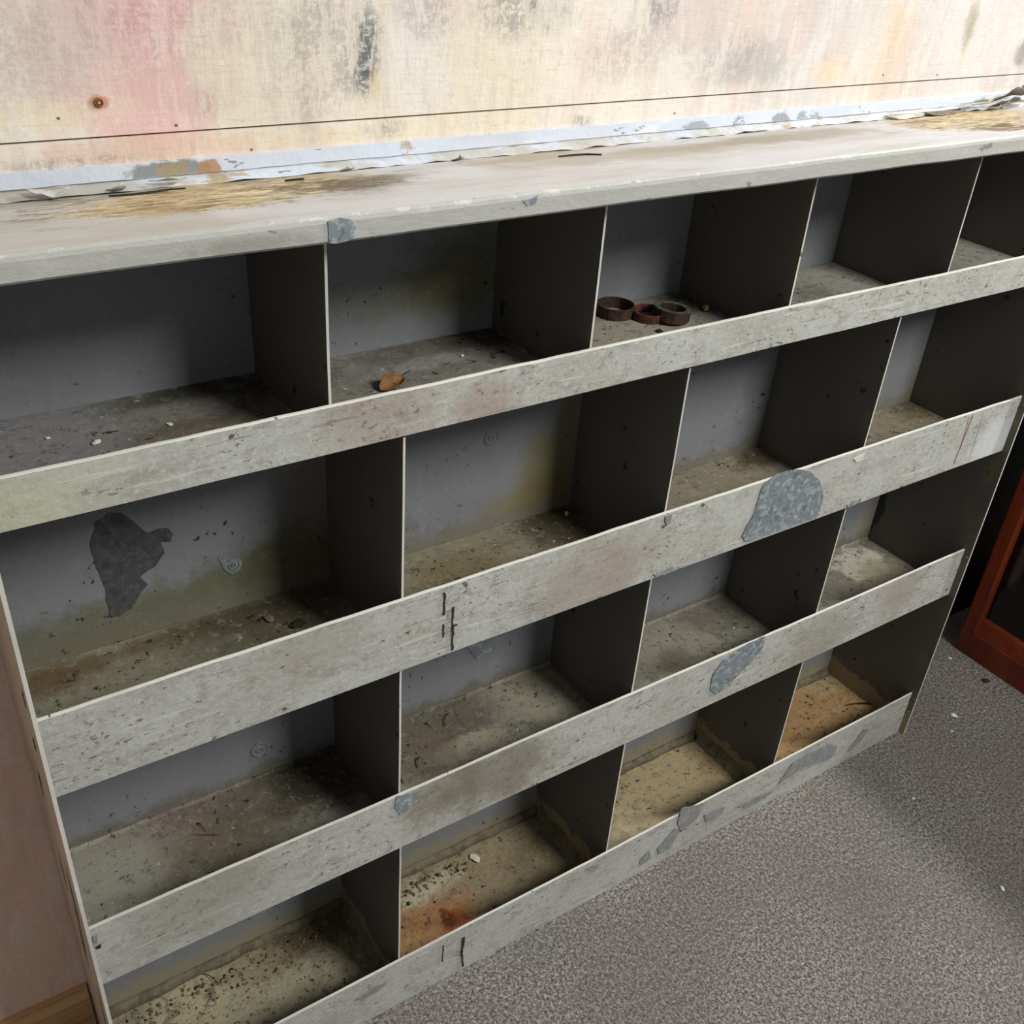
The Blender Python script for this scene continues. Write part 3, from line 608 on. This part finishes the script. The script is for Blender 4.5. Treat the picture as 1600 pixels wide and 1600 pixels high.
# dividers
for k in S:
    for x in DIV[k]:
        b = MB(); t = .0011; y0, y1 = T + .0006, D - .0022
        zb = S[k] - .0008
        if k == 1: zf, zk = TU - .0005 - (y0 - TF) * TK, topz(y1) - .0168
        else: zf = zk = S[k - 1] - .0045
        n = 10; L = []; R_ = []
        for side_, lst in ((-t, L), (t, R_)):
            for i in range(n + 1):
                zz = i / n; r = []
                for y, zz_top in ((y0, zf), ((y0 + y1) / 2, (zf + zk) / 2), (y1, zk)):
                    z = zb + (zz_top - zb) * zz
                    r.append(b.bm.verts.new((x + side_ + nz(z, 9, x * 7 + k) * .0006 * (1 if 0 < i < n else 0), y, z)))
                lst.append(r)
        for i in range(n):
            for j in range(2):
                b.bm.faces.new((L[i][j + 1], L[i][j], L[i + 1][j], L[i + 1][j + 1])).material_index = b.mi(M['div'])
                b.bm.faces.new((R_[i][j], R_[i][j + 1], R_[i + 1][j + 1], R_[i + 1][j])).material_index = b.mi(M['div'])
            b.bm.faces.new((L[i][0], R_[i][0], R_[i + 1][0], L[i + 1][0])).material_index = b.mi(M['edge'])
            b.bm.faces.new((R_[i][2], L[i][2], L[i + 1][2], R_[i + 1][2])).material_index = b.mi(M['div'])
        for j in range(2): b.bm.faces.new((L[n][j], L[n][j + 1], R_[n][j + 1], R_[n][j])).material_index = b.mi(M['div'])
        if k == 4:                            # dirt banked against the foot of the divider
            b2 = [(x - t, .022), (x - .012, .0)]
            prev = None
            for i in range(24):
                y = .012 + (D - .026) * i / 23; h = .024 * (1 + .3 * nz(y, 60, x)); q = .011 * (1 + .3 * nz(y, 70, x + 3))
                cur = [b.bm.verts.new(p) for p in ((x - t + .0002, y, S[4] + h), (x - q * .35, y, S[4] + h * .55), (x - q, y, S[4] - .001))]
                if prev:
                    for j in range(2): b.bm.faces.new((prev[j], prev[j + 1], cur[j + 1], cur[j])).material_index = b.mi(M['fillet'])
                prev = cur
        b.build('divider', rack)

# ------------------------------------------------------------------ loose things in the bins
def ring(name, loc, r, wall, h, mat, mat2, label, tilt=(0, 0, 0), gap=None):
    b = MB(); n = 48; rng = [i for i in range(n)]
    prof = [(r - wall, 0), (r, 0), (r, h * .5), (r, h), (r - wall * .25, h + .0004), (r - wall * .75, h + .0004), (r - wall, h), (r - wall, h * .5)]
    R_ = [[b.bm.verts.new(((q + .0003 * nz(i, .9, q * 300)) * math.cos(2 * PI * i / n), (q + .0003 * nz(i, .9, q * 300)) * math.sin(2 * PI * i / n), z)) for q, z in prof] for i in range(n)]
    m = len(prof)
    for i in rng:
        if gap and i in gap: continue
        for j in range(m):
            f = b.bm.faces.new((R_[i][j], R_[(i + 1) % n][j], R_[(i + 1) % n][(j + 1) % m], R_[i][(j + 1) % m])); f.material_index = b.mi(mat2 if j in (3, 4, 5) else mat)
    if gap:
        b.bm.faces.new(R_[gap[0]][::-1]).material_index = 0; b.bm.faces.new(R_[(gap[-1] + 1) % n]).material_index = 0
    o = b.build(name, None, False); o.location = loc; o.rotation_euler = tilt
    return tag(o, label, 'metal ring', 'rusty rings in the top row bin')
z1 = S[1] + .0004
rA = (0.7617, 0.1377); rB = (0.7891, 0.1139); rC = (0.8076, 0.0998)
ring('iron_ring', (rA[0], rA[1], z1), .0205, .0016, .0115, M['rust'], M['rust'], 'rusty thin-walled iron ring standing apart, nearest the bin divider', (0, 0, .3))
ring('iron_ring', (rB[0], rB[1], z1), .0185, .0020, .0085, M['rustr'], M['rustr'], 'reddish thin-walled iron ring with another ring resting on it', (0, 0, 1.1))
ring('iron_ring', (rC[0], rC[1], z1 + .0020), .0200, .0058, .0120, M['rust'], M['steel'], 'thick-walled rusty iron ring leaning on the reddish ring', (0, math.radians(5), 0))

# curled dry leaf
lf = (0.4652, 0.0819)
leaf = empty('dry_leaf', (lf[0], lf[1], z1), 'small curled brown dry leaf behind the top lip in the second bin', 'leaf')
b = MB(); nu, nv = 14, 8; G = []
for i in range(nu + 1):
    t = i / nu; w = .010 * math.sin(PI * min(1, t * .93 + .07)) ** .8; r = []
    for j in range(nv + 1):
        s_ = j / nv * 2 - 1; ang = s_ * 1.25
        r.append(b.bm.verts.new((-.013 + .026 * t, math.sin(ang) * w * .9 + .001 * nz(t, 6, s_), .0015 + (1 - math.cos(ang)) * w * 1.1 + .006 * t * t + .0012 * nz(t, 9, s_ + 4))))
    G.append(r)
for a, c in zip(G, G[1:]):
    for j in range(nv): b.bm.faces.new((a[j], c[j], c[j + 1], a[j + 1])).material_index = b.mi(M['leaf'])
bl = b.build('leaf_blade', leaf, True); sm = bl.modifiers.new('t', 'SOLIDIFY'); sm.thickness = .0005
bl.rotation_euler = (math.radians(18), 0, math.radians(14))
b = MB(); P_ = [(.011 + .010 * t, .001 * math.sin(t * 5), .006 + .005 * t) for t in (0, .25, .5, .75, 1)]; prev = None
for p in P_:
    cur = [b.bm.verts.new((p[0], p[1] + .0006 * math.cos(a), p[2] + .0006 * math.sin(a))) for a in (0, 2.1, 4.2)]
    if prev:
        for j in range(3): b.bm.faces.new((prev[j], prev[(j + 1) % 3], cur[(j + 1) % 3], cur[j])).material_index = b.mi(M['leafd'])
    prev = cur
b.build('leaf_stem', leaf).rotation_euler = (0, 0, math.radians(14))

def chip(name, p, z, r, mat, label, cat, flat=.35, group=None):
    b = MB(); bmesh.ops.create_icosphere(b.bm, subdivisions=2, radius=1)
    sd = random.uniform(0, 50)
    for v in b.bm.verts:
        q = v.co * (1 + .45 * mnoise.noise(v.co * 1.3 + Vector((sd, 0, 0))))
        v.co = Vector((q.x * r, q.y * r * .7, q.z * r * flat))
    lo = min(v.co.z for v in b.bm.verts)
    for v in b.bm.verts: v.co.z -= lo
    b.mi(mat); o = b.build(name); o.location = (p[0], p[1], z); o.rotation_euler = (0, 0, random.uniform(0, 6))
    return tag(o, label, cat, group)
zz = {k: S[k] + .0001 for k in S}
chip('paint_flake', (0.2135, 0.0933), zz[1], .0042, M['white'], 'pale paint flake at the front of the leftmost top row bin', 'paint flake', .3)
chip('paint_flake', (0.1829, 0.1165), zz[1], .0022, M['white'], 'small pale flake left of the biggest flake in the leftmost top row bin', 'paint flake', .4)
chip('paint_flake', (0.2726, 0.0984), zz[1], .0030, M['white'], 'thin pale flake farthest right in the leftmost top row bin', 'paint flake', .25)
chip('paint_flake', (0.5571, 0.1131), zz[1], .0024, M['white'], 'small pale flake near the middle of the second top row bin', 'paint flake', .4)
chip('pebble', (0.8629, 0.1049), zz[1], .0058, M['tan'], 'small pale rounded pebble right of the rusty rings', 'pebble', .6)
chip('grit_lump', (0.7748, 0.0789), zz[1], .0042, M['dark'], 'black grit lump in front of the rusty rings', 'grit', .35)
chip('plaster_crumb', (0.7332, 0.1452), zz[2], .0034, M['white'], 'white crumb in the dark corner of the second bin, second row', 'crumb', .7)
chip('dirt_clump', (0.3519, 0.1265), zz[2], .0062, M['peeld'], 'brownish dirt clump on the second shelf, leftmost bin', 'dirt', .35)
chip('dirt_clump', (0.3731, 0.1046), zz[2], .0080, M['dark'], 'dark flat dirt clump close to the lip, leftmost bin of second row', 'dirt', .3)
chip('paint_flake', (0.6274, 0.1329), zz[4] + .001, .0085, M['white'], 'white square paint flake on the rust-stained bottom bin floor', 'paint flake', .22)
chip('paint_flake', (1.5088, -0.0244), 0, .0062, M['white'], 'larger white flake on the carpet beside the rack corner', 'paint flake', .35)
chip('paint_flake', (1.4733, -0.0469), 0, .0028, M['white'], 'small white flake just below the larger carpet flake', 'paint flake', .4)
chip('paint_flake', (1.2629, -0.2906), 0, .0042, M['white'], 'lone white flake on the carpet at the lower right', 'paint flake', .35)
chip('paint_flake', (1.2892, -0.1118), 0, .0026, M['white'], 'tiny white fleck on the open carpet before the rack corner', 'paint flake', .35)
chip('grit_lump', (1.6390, 0.0042), 0, .0065, M['dark'], 'black lump on the carpet beside the red-brown cabinet', 'grit', .5)
chip('paint_flake', (1.6358, 0.0784), 0, .0034, M['white'], 'white fleck on the carpet by the foot of the red-brown cabinet', 'paint flake', .35)

def twig(name, pts, r, mat, label, cat='twig'):
    b = MB(); prev = None; n = 6
    for i, p in enumerate(pts):
        rr = r * (1 - .6 * i / (len(pts) - 1)); cur = [b.bm.verts.new((p[0] + rr * .3 * math.cos(2 * PI * a / n), p[1] + rr * math.cos(2 * PI * a / n), p[2] + rr + rr * math.sin(2 * PI * a / n))) for a in range(n)]
        if prev:
            for j in range(n): b.bm.faces.new((prev[j], prev[(j + 1) % n], cur[(j + 1) % n], cur[j])).material_index = b.mi(mat)
        else: b.bm.faces.new(cur[::-1]).material_index = b.mi(mat)
        prev = cur
    b.bm.faces.new(prev)
    return tag(b.build(name), label, cat)
def tw(a, c, z, bend=.003, n=7):
    o = []
    for i in range(n):
        t = i / (n - 1); o.append((a[0] + (c[0] - a[0]) * t, a[1] + (c[1] - a[1]) * t + bend * math.sin(PI * t), z + .002 * math.sin(PI * t)))
    return o
twig('twig', tw((1.4014, 0.0549), (1.3511, 0.0830), zz[4] + .001), .0020, M['dark'], 'dark twig in the rightmost bottom bin')
twig('twig', tw((0.2535, 0.1304), (0.2420, 0.1532), zz[4] + .002, .004), .0012, M['dark'], 'thin dark curved twig in the leftmost bottom bin')
twig('paint_curl', tw((0.5644, 0.1289), (0.5823, 0.1470), zz[3]), .0012, M['dark'], 'long dark paint curl in the second bin, third row', 'paint curl')
twig('paint_curl', tw((0.5459, 0.1443), (0.5499, 0.1320), zz[3]), .0012, M['dark'], 'short dark paint curl left of the long curl, third row', 'paint curl')
twig('paint_curl', tw((0.5038, 0.0859), (0.5143, 0.0986), zz[3]), .0016, M['dark'], 'dark curl close to the divider edge in the third row second bin', 'paint curl')
twig('paint_curl', tw((0.2561, 0.1330), (0.2609, 0.1182), zz[3]), .0011, M['dark'], 'dark curl alone in the leftmost bin of the third row', 'paint curl')

# uncountable crumbs swept against the back of the bottom row
b = MB(); rng = random.Random(3)
def crumb(x, y, z, r, m):
    s0 = len(b.bm.verts); res = bmesh.ops.create_icosphere(b.bm, subdivisions=1, radius=1)
    for v in res['verts']:
        k = rng.uniform(.6, 1.2); v.co = Vector((x + v.co.x * r * k, y + v.co.y * r * k, z + max(0, v.co.z * .7 + .35) * r * k))
        for f in v.link_faces: f.material_index = b.mi(m)
for _ in range(260):
    x = rng.choice([rng.uniform(.13, .42), rng.uniform(.45, .60), rng.uniform(.45, .62), rng.uniform(.13, .40)])
    y = D - .022 - abs(rng.gauss(0, .012))
    crumb(x, y, S[4] + .0004, rng.uniform(.0008, .0030), M[rng.choice(['dark', 'tan', 'tan', 'tan', 'fillet', 'fillet'])])
for _ in range(200):
    crumb(rng.uniform(.14, .42), rng.uniform(.03, .15), S[4] + .0002, rng.uniform(.0006, .0022), M[rng.choice(['tan', 'tan', 'tan', 'fillet'])])
o = tag(b.build('dirt_crumbs'), 'dark and tan crumbs scattered in the two left bottom bins', 'dirt'); o['kind'] = 'stuff'

# rusty screw in the wall
p = (0.2683, 1.0389)
b = MB(); n = 16; prev = None
for q, d in ((.0034, 0), (.0034, .0010), (.0026, .0016), (.0020, .0010), (.0016, .0014), (.0006, .0016)):
    cur = [b.bm.verts.new((q * math.cos(2 * PI * i / n), -d, q * math.sin(2 * PI * i / n))) for i in range(n)]
    if prev:
        for i in range(n): b.bm.faces.new((prev[i], prev[(i + 1) % n], cur[(i + 1) % n], cur[i])).material_index = b.mi(M['screw'])
    prev = cur
b.bm.faces.new(prev).material_index = b.mi(M['white'])
o = b.build('wall_screw'); o.location = (p[0], WALL - .0001, p[1]); tag(o, 'rusty screw with an orange stain in the pink part of the wall', 'screw')
p = (0.5738, 0.9774)

# ------------------------------------------------------------------ red-brown cabinet on the right
CX, CY0, CY1, CH = 1.672, -.80, .0955, .69
cab = empty('wooden_cabinet', (CX, CY1, 0), 'dark red-brown wooden cabinet with a framed glazed front at the right end of the rack', 'cabinet')
def cbox(name, a, c, mat, parent=cab, bev=.0025):
    b = MB(); b.box(tuple(a[i] - (CX, CY1, 0)[i] for i in range(3)), tuple(c[i] - (CX, CY1, 0)[i] for i in range(3)), mat)
    o = b.build(name, parent)
    if bev: m = o.modifiers.new('bev', 'BEVEL'); m.width = bev; m.segments = 2
    return o
cbox('carcass', (CX + .022, CY0, 0), (CX + .36, CY1, CH), M['darkwood_shade'])
cbox('top_board', (CX - .004, CY0 - .004, CH), (CX + .365, CY1, CH + .02), M['redwood'])
cbox('plinth_rail', (CX, CY0, .0), (CX + .022, CY1 - .0002, .052), M['redwood'])
cbox('stile', (CX, CY1 - .027, .052), (CX + .022, CY1, CH), M['redwood'])
cbox('stile', (CX, CY0, .052), (CX + .022, CY0 + .027, CH), M['redwood'])
cbox('top_rail', (CX, CY0 + .027, CH - .04), (CX + .022, CY1 - .027, CH), M['redwood'])
# sloped moulding above the plinth rail
b = MB(); pr = [(CX + .002, .052), (CX + .012, .078), (CX + .016, .084), (CX + .022, .084), (CX + .022, .052)]
ys = (CY0 + .027, CY1 - .027); v = [[b.bm.verts.new((x - CX, y - CY1, z)) for x, z in pr] for y in ys]
for i in range(5): b.bm.faces.new((v[0][i], v[1][i], v[1][(i + 1) % 5], v[0][(i + 1) % 5])).material_index = b.mi(M['redwood'])
b.bm.faces.new(v[0][::-1]); b.bm.faces.new(v[1]); b.build('moulding', cab)
cbox('glass_pane', (CX + .017, CY0 + .027, .084), (CX + .0215, CY1 - .027, CH - .04), M['glass'], bev=0)

# ------------------------------------------------------------------ light
def area(name, loc, target, size, power, col):
    l = bpy.data.lights.new(name, 'AREA'); l.shape = 'RECTANGLE'; l.size, l.size_y = size; l.energy = power; l.color = col
    o = bpy.data.objects.new(name, l); C.objects.link(o); o.location = loc
    o.rotation_euler = (Vector(target) - Vector(loc)).to_track_quat('-Z', 'Y').to_euler(); return o
area('ceiling_lamp', (1.42, -1.9, 2.5), (.75, 0, .5), (.7, .7), 59, (1, .985, .95))
area('side_lamp', (2.6, -.5, 2.2), (1., 0, .5), (.14, .14), 44, (1, .985, .965))
w = bpy.data.worlds.new('room_light'); bpy.context.scene.world = w; w.use_nodes = True
w.node_tree.nodes['Background'].inputs[0].default_value = (.95, .97, 1, 1); w.node_tree.nodes['Background'].inputs[1].default_value = .255

# ------------------------------------------------------------------ camera
cam = bpy.data.cameras.new('camera'); cam.sensor_width = 36; cam.lens = 36.2017; cam.clip_start = .02
co = bpy.data.objects.new('camera', cam); C.objects.link(co); co.matrix_world = Matrix(((0.834417, 0.249645, -0.491351, 0.076045), (-0.547125, 0.482548, -0.683960, -0.658070), (0.066353, 0.839538, 0.539233, 1.213351), (0, 0, 0, 1)))
sc = bpy.context.scene; sc.camera = co
sc.view_settings.view_transform = 'Standard'; sc.view_settings.look = 'None'; sc.view_settings.exposure = .05; sc.view_settings.gamma = 1; sc.view_settings.use_curve_mapping = False
